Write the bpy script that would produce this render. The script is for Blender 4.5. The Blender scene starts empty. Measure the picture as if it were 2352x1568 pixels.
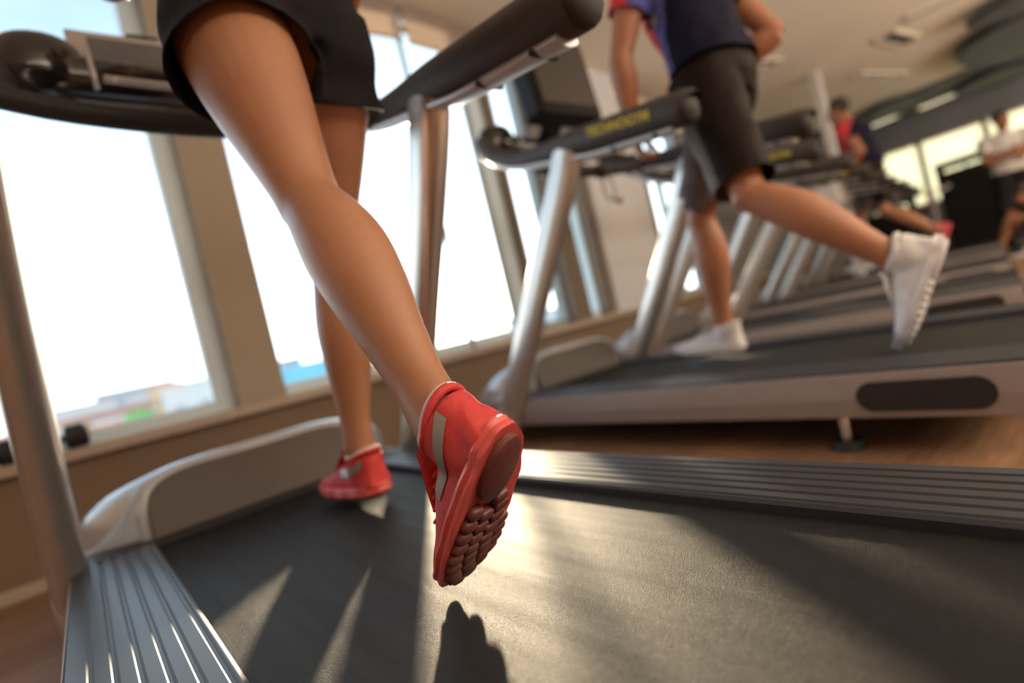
import bpy, bmesh, math, random
from mathutils import Vector, Matrix, noise
random.seed(4)
PI = math.pi
V = Vector
S = bpy.context.scene
COL = S.collection

# ------------------------------------------------------------------ camera
cam_d = bpy.data.cameras.new('camera')
cam = bpy.data.objects.new('camera', cam_d); COL.objects.link(cam)
CAM = V((0, 0, .5))
R = Matrix(((0.75232262, 0.1921363, -0.63015419),
            (-0.61577632, -0.13489623, -0.77628766),
            (-0.23415847, 0.9720528, 0.0168275)))
m = R.to_4x4(); m.translation = CAM
cam.matrix_world = m
cam_d.sensor_width = 36; cam_d.lens = 19.026
cam_d.clip_start = .02; cam_d.clip_end = 3000
cam_d.dof.use_dof = True; cam_d.dof.focus_distance = .63; cam_d.dof.aperture_fstop = 1.45
S.camera = cam

# ------------------------------------------------------------------ light
S.view_settings.view_transform = 'Standard'; S.view_settings.look = 'None'
S.view_settings.gamma = 1; S.view_settings.use_curve_mapping = False
S.view_settings.exposure = 0.35
SUN_AZ, SUN_EL = math.radians(33.7), math.radians(10)
SUN = V((math.sin(SUN_AZ)*math.cos(SUN_EL), math.cos(SUN_AZ)*math.cos(SUN_EL), math.sin(SUN_EL)))
W = bpy.data.worlds.new('World'); S.world = W; W.use_nodes = True
nt = W.node_tree; nt.nodes.clear(); N = nt.nodes.new; L = nt.links.new
out = N('ShaderNodeOutputWorld'); bg = N('ShaderNodeBackground'); L(bg.outputs[0], out.inputs[0])
tc = N('ShaderNodeTexCoord'); sep = N('ShaderNodeSeparateXYZ'); L(tc.outputs['Generated'], sep.inputs[0])
ramp = N('ShaderNodeValToRGB'); L(sep.outputs[2], ramp.inputs[0])
cr = ramp.color_ramp
cr.elements[0].position = 0.0; cr.elements[0].color = (.95, .93, .9, 1)
cr.elements[1].position = 1.0; cr.elements[1].color = (.06, .12, .24, 1)
for p, c in ((.10, (.90, .94, .97, 1)), (.30, (.50, .66, .80, 1)), (.52, (.17, .245, .32, 1)), (.62, (.10, .17, .26, 1))):
    e = cr.elements.new(p); e.color = c
# soft clouds
nz = N('ShaderNodeTexNoise'); nz.inputs['Scale'].default_value = 2.3; nz.inputs['Detail'].default_value = 4
L(tc.outputs['Generated'], nz.inputs['Vector'])
cl = N('ShaderNodeMapRange'); L(nz.outputs[0], cl.inputs[0]); cl.inputs[1].default_value = .45; cl.inputs[2].default_value = .75
cl.inputs[4].default_value = .3
mix = N('ShaderNodeMixRGB'); L(cl.outputs[0], mix.inputs[0]); L(ramp.outputs[0], mix.inputs[1]); mix.inputs[2].default_value = (.5, .55, .6, 1)
# aureole of the low sun
dotn = N('ShaderNodeVectorMath'); dotn.operation = 'DOT_PRODUCT'; L(tc.outputs['Generated'], dotn.inputs[0])
gl = V((math.sin(SUN_AZ), math.cos(SUN_AZ), math.tan(math.radians(4.5)))).normalized(); dotn.inputs[1].default_value = gl
def powterm(p, col, st):
    mx = N('ShaderNodeMath'); mx.operation = 'MAXIMUM'; L(dotn.outputs['Value'], mx.inputs[0]); mx.inputs[1].default_value = 0
    pw = N('ShaderNodeMath'); pw.operation = 'POWER'; L(mx.outputs[0], pw.inputs[0]); pw.inputs[1].default_value = p
    vm = N('ShaderNodeVectorMath'); vm.operation = 'SCALE'; vm.inputs[0].default_value = [c*st for c in col]; L(pw.outputs[0], vm.inputs['Scale'])
    return vm
a1 = powterm(14, (1, .88, .68), 1.3); a2 = powterm(500, (1, .85, .6), 14)
ad = N('ShaderNodeVectorMath'); ad.operation = 'ADD'; L(a1.outputs[0], ad.inputs[0]); L(a2.outputs[0], ad.inputs[1])
ms = N('ShaderNodeVectorMath'); ms.operation = 'SCALE'; L(mix.outputs[0], ms.inputs[0]); ms.inputs['Scale'].default_value = 3.1
ad2 = N('ShaderNodeVectorMath'); ad2.operation = 'ADD'; L(ms.outputs[0], ad2.inputs[0]); L(ad.outputs[0], ad2.inputs[1])
L(ad2.outputs[0], bg.inputs[0]); bg.inputs[1].default_value = 1.0
sl = bpy.data.lights.new('sun', 'SUN'); sl.energy = 6.2; sl.color = (1, .74, .48); sl.angle = math.radians(1.6)
so = bpy.data.objects.new('sun', sl); COL.objects.link(so)
so.rotation_euler = (-SUN).to_track_quat('-Z', 'Y').to_euler()
def area(name, loc, rot, sx, sy, e, col=(1, .9, .76)):
    l = bpy.data.lights.new(name, 'AREA'); l.shape = 'RECTANGLE'; l.size = sx; l.size_y = sy; l.energy = e; l.color = col
    o = bpy.data.objects.new(name, l); COL.objects.link(o); o.location = loc; o.rotation_euler = rot
# unseen lamps added as interior fill, over the rows behind the runners
area('fill_light', (1.0, -2.6, 2.44), (0, 0, 0), 5, .6, 35)
area('fill_light', (6.5, -2.2, 2.44), (0, 0, 0), 5, .6, 35)
area('fill_light', (3.5, -5.0, 2.44), (0, 0, 0), 9, .6, 35)
for x, y in ((2.6, -3.2), (7.8, -3.2)): area('fill_uplight', (x, y, 1.2), (PI, 0, 0), 4.6, 3.4, 290, (1, .95, .85))  # added upward fill without a fixture, brightens the ceiling for soft bounce

# ------------------------------------------------------------------ materials
def mat(name, col, rough=.5, metal=0., var=0., vscale=20., bump=0., bscale=80., sss=0., spec=.5, coat=0., stretch=None, sheen=0.):
    m = bpy.data.materials.new(name); m.use_nodes = True; t = m.node_tree; b = t.nodes['Principled BSDF']
    b.inputs['Base Color'].default_value = (*col, 1); b.inputs['Roughness'].default_value = rough; b.inputs['Metallic'].default_value = metal
    b.inputs['Specular IOR Level'].default_value = spec
    if coat: b.inputs['Coat Weight'].default_value = coat
    if sheen: b.inputs['Sheen Weight'].default_value = sheen
    if sss:
        b.inputs['Subsurface Weight'].default_value = sss; b.inputs['Subsurface Radius'].default_value = (.9, .3, .15); b.inputs['Subsurface Scale'].default_value = .012
    tc = t.nodes.new('ShaderNodeTexCoord'); src = tc.outputs['Object']
    if stretch:
        mp = t.nodes.new('ShaderNodeMapping'); t.links.new(src, mp.inputs[0]); mp.inputs['Scale'].default_value = stretch; src = mp.outputs[0]
    n = t.nodes.new('ShaderNodeTexNoise'); n.inputs['Scale'].default_value = vscale; n.inputs['Detail'].default_value = 4; t.links.new(src, n.inputs[0])
    mr = t.nodes.new('ShaderNodeMapRange'); t.links.new(n.outputs[0], mr.inputs[0]); mr.inputs[1].default_value = .3; mr.inputs[2].default_value = .7
    mr.inputs[3].default_value = 1-var; mr.inputs[4].default_value = 1+var
    sc = t.nodes.new('ShaderNodeVectorMath'); sc.operation = 'SCALE'; sc.inputs[0].default_value = col; t.links.new(mr.outputs[0], sc.inputs['Scale'])
    t.links.new(sc.outputs[0], b.inputs['Base Color'])
    if bump:
        n2 = t.nodes.new('ShaderNodeTexNoise'); n2.inputs['Scale'].default_value = bscale; n2.inputs['Detail'].default_value = 3; t.links.new(src, n2.inputs[0])
        bp = t.nodes.new('ShaderNodeBump'); bp.inputs['Strength'].default_value = bump; bp.inputs['Distance'].default_value = .002
        t.links.new(n2.outputs[0], bp.inputs['Height']); t.links.new(bp.outputs[0], b.inputs['Normal'])
    return m
M = {}
M['skin'] = mat('skin', (.40, .185, .105), .42, var=.07, vscale=9, bump=.12, bscale=400, sss=.2)
M['skin_m'] = mat('tan_skin', (.40, .17, .09), .45, var=.08, vscale=9, bump=.15, bscale=300, sss=.1)
M['shorts_w'] = mat('charcoal_stretch', (.016, .014, .017), .75, var=.1, bump=.3, bscale=900, spec=.12)
M['shorts_m'] = mat('black_brown_nylon', (.011, .006, .004), .55, var=.1, bump=.3, bscale=500, spec=.12)
M['panel_m'] = mat('grey_side_panel', (.13, .10, .095), .5, var=.1, bump=.3, bscale=500, spec=.12)
M['navy'] = mat('navy_jersey', (.008, .008, .026), .7, var=.15, bump=.3, bscale=600, spec=.12)
M['blue_print'] = mat('blue_print', (.10, .12, .38), .6, var=.5, vscale=35, spec=.12)
M['redcloth'] = mat('red_jersey', (.62, .03, .04), .6, var=.1, bump=.3, bscale=600)
M['whitecloth'] = mat('white_jersey', (.70, .68, .66), .8, var=.05, bump=.3, bscale=500)
M['blackcloth'] = mat('black_jersey', (.02, .02, .022), .8, var=.1, spec=.12)
M['hair'] = mat('dark_hair', (.035, .022, .015), .6, var=.3, vscale=80, bump=.6, bscale=300)
M['sred'] = mat('red_mesh', (.62, .045, .045), .55, var=.12, vscale=60, bump=.45, bscale=900)
M['sred2'] = mat('red_midsole', (.72, .11, .10), .4, var=.06, bump=.2, bscale=300, sss=.1)
M['sdark'] = mat('outsole_rubber', (.16, .045, .04), .42, var=.2, vscale=60, bump=.3, bscale=300)
M['sgrey'] = mat('reflective_grey', (.34, .33, .31), .35, metal=.3, var=.06)
M['swhite'] = mat('white_mesh', (.74, .72, .72), .6, var=.06, vscale=50, bump=.5, bscale=500)
M['swhite2'] = mat('white_midsole', (.66, .63, .65), .45, var=.05)
M['sock'] = mat('pale_lining', (.6, .52, .5), .8, var=.05)
M['belt'] = mat('belt_rubber', (.020, .017, .016), .5, var=.1, vscale=40, spec=.17)
M['rail'] = mat('rail_anodised', (.040, .042, .052), .42, metal=.15, var=.08, vscale=6, stretch=(6, .6, 6))
M['silver'] = mat('silver_paint', (.60, .58, .58), .33, metal=.55, var=.03)
M['side'] = mat('side_cover_paint', (.36, .315, .30), .42, metal=.3, var=.03)
M['silver_l'] = mat('pale_silver', (.62, .64, .68), .28, metal=.5, var=.03)
M['postm'] = mat('post_metal', (.60, .57, .55), .30, metal=.8, var=.03)
M['panel'] = mat('taupe_plate', (.085, .066, .06), .55, metal=.1, var=.04)
M['dark'] = mat('black_plastic', (.018, .015, .015), .6, var=.1)
M['mon'] = mat('monitor_plastic', (.010, .008, .008), .5, spec=.2)
M['gloss'] = mat('gloss_black', (.016, .014, .014), .14, var=.05, coat=.6)
M['grip'] = mat('dark_rubber_grip', (.050, .040, .036), .55, var=.1, bump=.3, bscale=300)
M['chrome'] = mat('bright_steel', (.75, .72, .68), .18, metal=1)
M['yellow'] = mat('yellow_print', (.62, .50, .03), .5)
M['wall'] = mat('warm_wall_paint', (.24, .165, .11), .8, var=.03, vscale=3, bump=.1)
M['pillar'] = mat('pillar_paint', (.42, .345, .26), .7, var=.03, vscale=3)
M['brown'] = mat('brown_mullion', (.20, .15, .11), .5, var=.06)
M['trim'] = mat('trim_paint', (.52, .42, .33), .6, var=.03)
M['frame'] = mat('window_frame', (.74, .90, 1.0), .4, var=.02)
M['frame2'] = mat('window_frame_grey', (.36, .42, .43), .4, var=.03)
M['blind'] = mat('blind_fabric', (.58, .47, .38), .85, var=.05, vscale=4, stretch=(.6, 4, 30))
M['ceil'] = mat('ceiling_paint', (.82, .75, .62), .85, var=.02, vscale=1.5)
M['greywall'] = mat('grey_wall', (.22, .225, .24), .7, var=.04, vscale=2)
M['lightwall'] = mat('pale_pier', (.72, .73, .77), .7, var=.03, vscale=2)
M['darkwall'] = mat('dark_wall', (.05, .05, .052), .7, var=.1)
M['disc'] = mat('dark_disc', (.055, .058, .062), .7, var=.06)
M['white'] = mat('white_paint', (.74, .74, .72), .5, var=.02)
M['wood'] = mat('laminate_wood', (.30, .16, .09), .38, var=.28, vscale=7, stretch=(1.2, 10, 10), bump=.1, bscale=60)
M['wood2'] = mat('laminate_wood_dark', (.25, .13, .075), .38, var=.28, vscale=7, stretch=(1.2, 10, 10), bump=.1, bscale=60)
M['grout'] = mat('subfloor', (.10, .055, .035), .7, var=.1)
M['screen'] = mat('screen_face', (.16, .17, .19), .2, var=.05)
M['lips'] = mat('lips', (.42, .13, .10), .5)
M['eye'] = mat('eye', (.55, .52, .5), .3)
# belt: fine glittering grit + worn streaks
t = M['belt'].node_tree; b = t.nodes['Principled BSDF']
tcn = t.nodes.new('ShaderNodeTexCoord')
vo = t.nodes.new('ShaderNodeTexVoronoi'); vo.inputs['Scale'].default_value = 1100; t.links.new(tcn.outputs['Object'], vo.inputs[0])
n2 = t.nodes.new('ShaderNodeTexNoise'); n2.inputs['Scale'].default_value = 900; n2.inputs['Detail'].default_value = 1; t.links.new(tcn.outputs['Object'], n2.inputs[0])
am = t.nodes.new('ShaderNodeMath'); am.operation = 'ADD'; t.links.new(vo.outputs['Distance'], am.inputs[0]); t.links.new(n2.outputs[0], am.inputs[1])
bp = t.nodes.new('ShaderNodeBump'); bp.inputs['Strength'].default_value = 1.0; bp.inputs['Distance'].default_value = .0016
t.links.new(am.outputs[0], bp.inputs['Height']); t.links.new(bp.outputs[0], b.inputs['Normal'])
mp = t.nodes.new('ShaderNodeMapping'); mp.inputs['Scale'].default_value = (26, 1.1, 1); t.links.new(tcn.outputs['Object'], mp.inputs[0])
n3 = t.nodes.new('ShaderNodeTexNoise'); n3.inputs['Scale'].default_value = 1.6; n3.inputs['Detail'].default_value = 3; t.links.new(mp.outputs[0], n3.inputs[0])
mr = t.nodes.new('ShaderNodeMapRange'); mr.inputs[1].default_value = .3; mr.inputs[2].default_value = .7; mr.inputs[3].default_value = .42; mr.inputs[4].default_value = .52
t.links.new(n3.outputs[0], mr.inputs[0]); t.links.new(mr.outputs[0], b.inputs['Roughness'])
def glass(name, tint, mixf):
    m = bpy.data.materials.new(name); m.use_nodes = True; t = m.node_tree; t.nodes.clear()
    o = t.nodes.new('ShaderNodeOutputMaterial'); a = t.nodes.new('ShaderNodeBsdfTransparent'); a.inputs[0].default_value = (*tint, 1)
    g = t.nodes.new('ShaderNodeBsdfGlossy'); g.inputs['Roughness'].default_value = .03
    x = t.nodes.new('ShaderNodeMixShader'); x.inputs[0].default_value = mixf
    t.links.new(a.outputs[0], x.inputs[1]); t.links.new(g.outputs[0], x.inputs[2]); t.links.new(x.outputs[0], o.inputs[0]); return m
M['glass'] = glass('window_glass', (.95, .985, .99), .05)
m = bpy.data.materials.new('shade_cloth'); m.use_nodes = True; t = m.node_tree; t.nodes.clear()
o = t.nodes.new('ShaderNodeOutputMaterial'); a = t.nodes.new('ShaderNodeBsdfTranslucent'); a.inputs[0].default_value = (.97, .95, .78, 1)
g = t.nodes.new('ShaderNodeBsdfDiffuse'); g.inputs[0].default_value = (.85, .83, .7, 1); x = t.nodes.new('ShaderNodeMixShader'); x.inputs[0].default_value = .3
t.links.new(a.outputs[0], x.inputs[1]); t.links.new(g.outputs[0], x.inputs[2]); t.links.new(x.outputs[0], o.inputs[0]); M['shade'] = m
def emis(name, col, st):
    m = bpy.data.materials.new(name); m.use_nodes = True; b = m.node_tree.nodes['Principled BSDF']
    b.inputs['Base Color'].default_value = (*col, 1); b.inputs['Emission Color'].default_value = (*col, 1); b.inputs['Emission Strength'].default_value = st; return m
M['lamp'] = emis('lamp_diffuser', (1, .93, .75), .75)

# ------------------------------------------------------------------ object helpers
def link(name, me, mt, parent=None, loc=None, smooth=False, bev=0.):
    o = bpy.data.objects.new(name, me); COL.objects.link(o)
    for q in (mt if isinstance(mt, (list, tuple)) else [mt]): me.materials.append(M[q])
    if smooth:
        for p in me.polygons: p.use_smooth = True
    if parent: o.parent = parent
    if loc is not None: o.location = loc
    if bev:
        md = o.modifiers.new('bevel', 'BEVEL'); md.width = bev; md.segments = 2; md.limit_method = 'ANGLE'; md.angle_limit = math.radians(40)
    return o
def fin(name, bm, mt, parent=None, loc=None, smooth=False, bev=0., sharp=None):
    bmesh.ops.recalc_face_normals(bm, faces=bm.faces)
    me = bpy.data.meshes.new(name); bm.to_mesh(me); bm.free()
    o = link(name, me, mt, parent, loc, smooth, bev)
    if smooth and sharp:
        me.set_sharp_from_angle(angle=math.radians(sharp))
    return o
def tag(o, label, cat, group=None):
    o['label'] = label; o['category'] = cat
    if group: o['group'] = group
    return o
def struct(o): o['kind'] = 'structure'; return o
def empty(name, loc=(0, 0, 0), rz=0):
    o = bpy.data.objects.new(name, None); COL.objects.link(o); o.location = loc; o.rotation_euler = (0, 0, rz); o.empty_display_size = .1; return o
def box(bm, x0, x1, y0, y1, z0, z1, mtx=None):
    vs = [V((x, y, z)) for z in (z0, z1) for y in (y0, y1) for x in (x0, x1)]
    if mtx is not None: vs = [mtx @ v for v in vs]
    vs = [bm.verts.new(v) for v in vs]
    for f in ((0, 2, 3, 1), (4, 5, 7, 6), (0, 1, 5, 4), (2, 6, 7, 3), (0, 4, 6, 2), (1, 3, 7, 5)): bm.faces.new([vs[i] for i in f])
def bx(*a, mtx=None): bm = bmesh.new(); box(bm, *a, mtx=mtx); return bm
def loft(bm, rings, cap=True, closed=True):
    rs = [[bm.verts.new(p) for p in r] for r in rings]; n = len(rs[0])
    for a, b in zip(rs, rs[1:]):
        for i in range(n if closed else n-1):
            j = (i+1) % n; bm.faces.new((a[i], a[j], b[j], b[i]))
    if cap: bm.faces.new(rs[0]); bm.faces.new(rs[-1])
    return rs
def cr_interp(P, sub):
    """Catmull-Rom through lists of equal-length tuples"""
    out = []
    n = len(P)
    for i in range(n-1):
        p0 = P[max(i-1, 0)]; p1 = P[i]; p2 = P[i+1]; p3 = P[min(i+2, n-1)]
        for k in range(sub):
            t = k/sub
            out.append([.5*((2*b)+(-a+c)*t+(2*a-5*b+4*c-d)*t*t+(-a+3*b-3*c+d)*t**3) for a, b, c, d in zip(p0, p1, p2, p3)])
    out.append(list(P[-1])); return out
def tube(bm, sts, side=V((1, 0, 0)), n=18, sub=4, cap=True, power=1.0):
    """sts: (x,y,z,rx,ry); rx along side, ry across"""
    P = cr_interp([list(s) if len(s) == 5 else list(s)+[s[3]] for s in sts], sub)
    cs = [V(p[:3]) for p in P]; rings = []
    for i, p in enumerate(P):
        tg = (cs[min(i+1, len(cs)-1)]-cs[max(i-1, 0)]).normalized()
        u = side-tg*side.dot(tg)
        if u.length < 1e-3: u = V((0, 1, 0))-tg*tg.y
        u.normalize(); w = tg.cross(u)
        r = []
        for k in range(n):
            a = 2*PI*k/n; ca, sa = math.cos(a), math.sin(a)
            if power != 1: ca = math.copysign(abs(ca)**power, ca); sa = math.copysign(abs(sa)**power, sa)
            r.append(cs[i]+u*max(p[3], 1e-4)*ca+w*max(p[4], 1e-4)*sa)
        rings.append(r)
    return loft(bm, rings, cap)
def ball(bm, c, r, seg=14, rot=None):
    mt = Matrix.Translation(V(c)) @ (rot.to_4x4() if rot else Matrix()) @ Matrix.Diagonal((*([r]*3 if not hasattr(r, '__len__') else r), 1))
    bmesh.ops.create_uvsphere(bm, u_segments=seg, v_segments=max(seg//2, 5), radius=1, matrix=mt)
def cyl(bm, a, b, r, n=16, r2=None): tube(bm, [(*a, r), (*b, r if r2 is None else r2)], n=n, sub=1)
def remesh(bm, vox, smooth=6, fac=.5):
    bmesh.ops.recalc_face_normals(bm, faces=bm.faces)
    me = bpy.data.meshes.new('tmp'); bm.to_mesh(me); bm.free()
    o = bpy.data.objects.new('tmp', me); COL.objects.link(o)
    r = o.modifiers.new('r', 'REMESH'); r.mode = 'VOXEL'; r.voxel_size = vox
    s = o.modifiers.new('s', 'SMOOTH'); s.iterations = smooth; s.factor = fac
    dg = bpy.context.evaluated_depsgraph_get(); dg.update()
    nm = bpy.data.meshes.new_from_object(o.evaluated_get(dg))
    bpy.data.objects.remove(o); bpy.data.meshes.remove(me)
    b2 = bmesh.new(); b2.from_mesh(nm); bpy.data.meshes.remove(nm)
    return b2
def cut(bm, co, no, rad, side=None):
    """open the shell: drop what lies beyond the plane, near co"""
    co = V(co); no = V(no).normalized()
    ok = lambda f: (f.calc_center_median()-co).length < rad and (side is None or (f.calc_center_median()-side[0]).dot(side[1]) > 0)
    near = [f for f in bm.faces if ok(f)]
    ge = set(near)
    for f in near: ge.update(f.verts); ge.update(f.edges)
    bmesh.ops.bisect_plane(bm, geom=list(ge), plane_co=co, plane_no=no)
    dead = [f for f in bm.faces if (f.calc_center_median()-co).dot(no) > 1e-5 and ok(f)]
    bmesh.ops.delete(bm, geom=dead, context='FACES')
def folds(bm, amp, sc, seed=0, stretch=(1, 1, 1)):
    bm.normal_update()
    for v in bm.verts:
        p = V((v.co.x*stretch[0], v.co.y*stretch[1], v.co.z*stretch[2]))*sc+V((seed, seed*.7, 0))
        v.co += v.normal*amp*(noise.noise(p)+.5*noise.noise(p*2.1))
def solid(o, th):
    md = o.modifiers.new('thick', 'SOLIDIFY'); md.thickness = th; md.offset = -1; return o
def copy_tree(o, parent=None):
    c = o.copy(); COL.objects.link(c); c.parent = parent
    for ch in list(o.children): copy_tree(ch, c)
    return c

# ------------------------------------------------------------------ the room
CE = 2.53
def fy(x): return 2.6 if x <= 1.85 else 2.6+.14*(x-1.85)
FA = math.atan(.14)
XR, XL, YB = 11.6, -3.2, -6.5
floor = struct(fin('floor', bx(XL, XR, YB, 4.2, -.12, -.006), 'grout'))
pl = {}
def plank(x0, y0, ln, k):
    key = (round(ln, 2), k)
    if key not in pl:
        pl[key] = bx(.0015, ln-.0015, .0015, .1985, -.02, 0)
        me = bpy.data.meshes.new('plank'); bmesh.ops.recalc_face_normals(pl[key], faces=pl[key].faces); pl[key].to_mesh(me); pl[key].free(); pl[key] = me
        me.materials.append(M['wood' if k == 0 else 'wood2'])
    o = bpy.data.objects.new('plank', pl[key]); COL.objects.link(o); o.location = (x0, y0, 0); o.parent = floor
rowi = 0
y = -1.0
while y < 2.55:
    x = -3.0-(rowi*.47 % 1.2)+.6
    while x < 2.85:
        plank(x, y, 1.2, (rowi*7+int(x*3)) % 2); x += 1.2
    y += .2; rowi += 1
bm = bmesh.new(); n = 0
box(bm, XL, XR, YB, -1.0, -.006, 0)
box(bm, XL, XR, -1.0, 4.2, -.007, -.0009); box(bm, 4.06, XR, -1.0, 4.2, -.007, 0)
o = fin('wood_strip', bm, 'wood', floor); o['kind'] = 'stuff'
bm = bmesh.new(); loft(bm, [[V((x, y, z)) for x, y in ((XL, YB), (XR+.2, YB), (XR+.2, 2.74+.14*(XR+.2-1.85)), (1.85, 2.74), (XL, 2.74))] for z in (CE, CE+.15)])
struct(fin('ceiling', bm, 'ceil'))
struct(fin('ceiling_soffit', bx(10.0, XR, YB, 3.7, 2.49, CE), 'darkwall'))
struct(fin('wall_left', bx(XL-.15, XL, YB, 4.2, 0, CE), 'wall'))
struct(fin('wall_back', bx(XL, XR, YB-.15, YB, 0, CE), 'wall'))
SILL = .455
# low wall below the windows, sill board, baseboard: straight part and the part that bends away
bm = bmesh.new(); box(bm, XL, 1.85, 2.6, 2.8, 0, SILL); box(bm, XL, 1.85, 2.66, 2.8, 2.50, CE)
FM = Matrix.Translation((1.85, 2.6, 0)) @ Matrix.Rotation(FA, 4, 'Z')
L2 = (XR-1.85)/math.cos(FA)
box(bm, 0, L2, 0, .2, 0, SILL, mtx=FM); box(bm, 0, L2, .06, .2, 2.50, CE, mtx=FM)
struct(fin('wall_front', bm, 'wall'))
bm = bmesh.new(); box(bm, XL, 1.85, 2.555, 2.68, SILL-.035, SILL+.005); box(bm, -.01, L2, -.045, .08, SILL-.035, SILL+.005, mtx=FM)
struct(fin('trim_1', bm, 'trim', bev=.004))
bm = bmesh.new(); box(bm, XL, 1.85, 2.582, 2.6, 0, .045); box(bm, 0, L2, -.018, 0, 0, .045, mtx=FM)
struct(fin('baseboard_front', bm, 'trim', bev=.003))
struct(fin('wall_front_pillar', bx(.545, .74, 2.585, 2.78, SILL, CE), 'pillar'))
# pieces of the bent facade, u measured along it
def fu(x): return (x-1.85)/math.cos(FA)
def fbox(bm, x0, x1, d0, d1, z0, z1): box(bm, fu(x0), fu(x1), d0, d1, z0, z1, mtx=FM)
def fpiece(name, x0, x1, d0, d1, mt, z0=SILL, z1=CE):
    bm = bmesh.new(); fbox(bm, x0, x1, d0, d1, z0, z1); return struct(fin(name, bm, mt))
struct(fin('trim_2', bx(1.836, 1.846, 2.62, 2.66, SILL, CE), 'brown'))
fpiece('trim_3', 2.415, 2.475, -.01, .16, 'brown')
fpiece('trim_4', 2.865, 3.07, -.01, .16, 'brown')
fpiece('trim_5', 3.285, 3.335, -.01, .16, 'brown')
fpiece('wall_front_pier', 3.42, 4.36, -.02, .18, 'lightwall')
fpiece('trim_6', 3.335, 3.42, .02, .18, 'brown')
fpiece('trim_7', 4.36, 4.42, -.03, .18, 'brown')
fpiece('trim_8', 5.40, 5.50, -.03, .18, 'brown')
fpiece('wall_front_grey', 5.50, XR, -.03, .18, 'greywall')
# windows: frame mesh with its panes
wn = 0
def window(x0, x1, mtx=None, l=.05, r=.05, bot=.055, mid=(), fm='frame', z1=2.5, d=(.06, .13)):
    global wn; wn += 1
    bm = bmesh.new(); z0 = SILL
    box(bm, x0, x0+l, *d, z0, z1, mtx=mtx); box(bm, x1-r, x1, *d, z0, z1, mtx=mtx)
    box(bm, x0+l, x1-r, *d, z0, z0+bot, mtx=mtx); box(bm, x0+l, x1-r, *d, z1-.06, z1, mtx=mtx)
    o = struct(fin('window_%d' % wn, bm, fm, bev=.004))
    xs = [x0+l]+[c for mx in mid for c in (mx[0], mx[1])]+[x1-r]
    for a, b2 in zip(xs[::2], xs[1::2]):
        fin('pane', bx(a, b2, (d[0]+d[1])/2-.004, (d[0]+d[1])/2+.004, z0+bot, z1-.06, mtx=mtx), 'glass', o)
    for a, b2 in mid:
        fin('mullion', bx(a, b2, d[0]+.005, d[1]-.005, z0+bot, z1-.06, mtx=mtx), 'frame2', o)
WM = Matrix.Translation((0, 2.6, 0))
window(-3.2, -1.35, WM); window(-1.25, -.60, WM, r=.05)
struct(fin('trim_9', bx(-1.35, -1.25, 2.60, 2.78, SILL, CE), 'pillar'))
struct(fin('trim_10', bx(-.60, -.56, 2.60, 2.78, SILL, CE), 'frame'))
window(-.56, .545, WM, r=.085)
window(.74, 1.836, WM, l=.012, r=.007, d=(.03, .055))
def fw(x0, x1, **k): window(fu(x0), fu(x1), FM, **k)
fw(1.847, 2.415, l=.006, r=.12, mid=((fu(2.25), fu(2.29)),), d=(.03, .055))
fw(2.475, 2.865, l=.10, r=.03, fm='frame2')
fw(3.07, 3.285, l=.02, r=.02)
fw(4.42, 5.40, l=.12, r=.05, mid=((fu(4.85), fu(4.9)),), fm='frame2')
# fabric blinds gathered at the window heads
def blind(x0, x1, z0, mtx, label):
    bm = bmesh.new(); k = 7; pts = []
    for i in range(k+1):
        z = CE-.004-(CE-z0)*i/k
        pts += [(-.020 if i % 2 else -.012, z)]
    rings = [[V((x, p[0]+dy, p[1])) for p in pts] for x, dy in ((x0, 0), (x1, 0))]
    rings = [[mtx @ q for q in r] for r in rings]
    loft(bm, rings, cap=False, closed=False)
    bmesh.ops.solidify(bm, geom=bm.faces[:], thickness=.012)
    o = fin('roller_blind', bm, 'blind')
    br = bmesh.new(); a, b2 = mtx @ V((x0, -.024, z0+.004)), mtx @ V((x1, -.024, z0+.004)); cyl(br, a, b2, .008, 8)
    o2 = fin('bottom_bar', br, 'trim', o)
    tag(o, label, 'blind', 'beige blinds at the window heads'); return o
blind(-1.5, .54, 2.285, WM, 'beige fabric blind raised over the far left window')
blind(.745, 1.83, 2.285, WM, 'beige fabric blind over the window right of the wide pillar')
blind(fu(1.87), fu(3.07), 2.275, FM, 'beige fabric blind over the narrow windows just past the bend in the wall')
blind(fu(3.08), fu(3.42), 2.20, FM, 'short beige blind hanging lowest, beside the pale grey pier')
blind(fu(4.42), fu(5.42), 2.28, FM, 'beige fabric blind between pale grey pier and dark grey wall')

# right-hand wall with shaded windows
bm = bmesh.new(); box(bm, XR, XR+.2, YB, 4.2, 0, .95); box(bm, XR, XR+.2, YB, 4.2, 2.02, CE); box(bm, XR, XR+.2, 3.3, 4.2, .95, 2.02)
struct(fin('wall_right', bm, 'greywall'))
yy = 3.3
for i in range(8):
    wn += 1
    y1 = yy; y0 = yy-.86
    bm = bmesh.new(); box(bm, XR, XR+.08, y0, y0+.035, .95, 2.02); box(bm, XR, XR+.08, y1-.035, y1, .95, 2.02); box(bm, XR, XR+.08, y0, y1, .95, .99); box(bm, XR, XR+.08, y0, y1, 1.98, 2.02)
    w = struct(fin('window_%d' % wn, bm, 'trim'))
    fin('pane', bx(XR+.1, XR+.105, y0+.035, y1-.035, .99, 1.98), 'glass', w)
    fin('shade', bx(XR+.05, XR+.054, y0+.03, y1-.03, .985, 1.985), 'shade', w)
    yy -= .86
struct(fin('wall_right_rear', bx(XR, XR+.2, YB, yy, .95, 2.02), 'greywall'))

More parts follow.
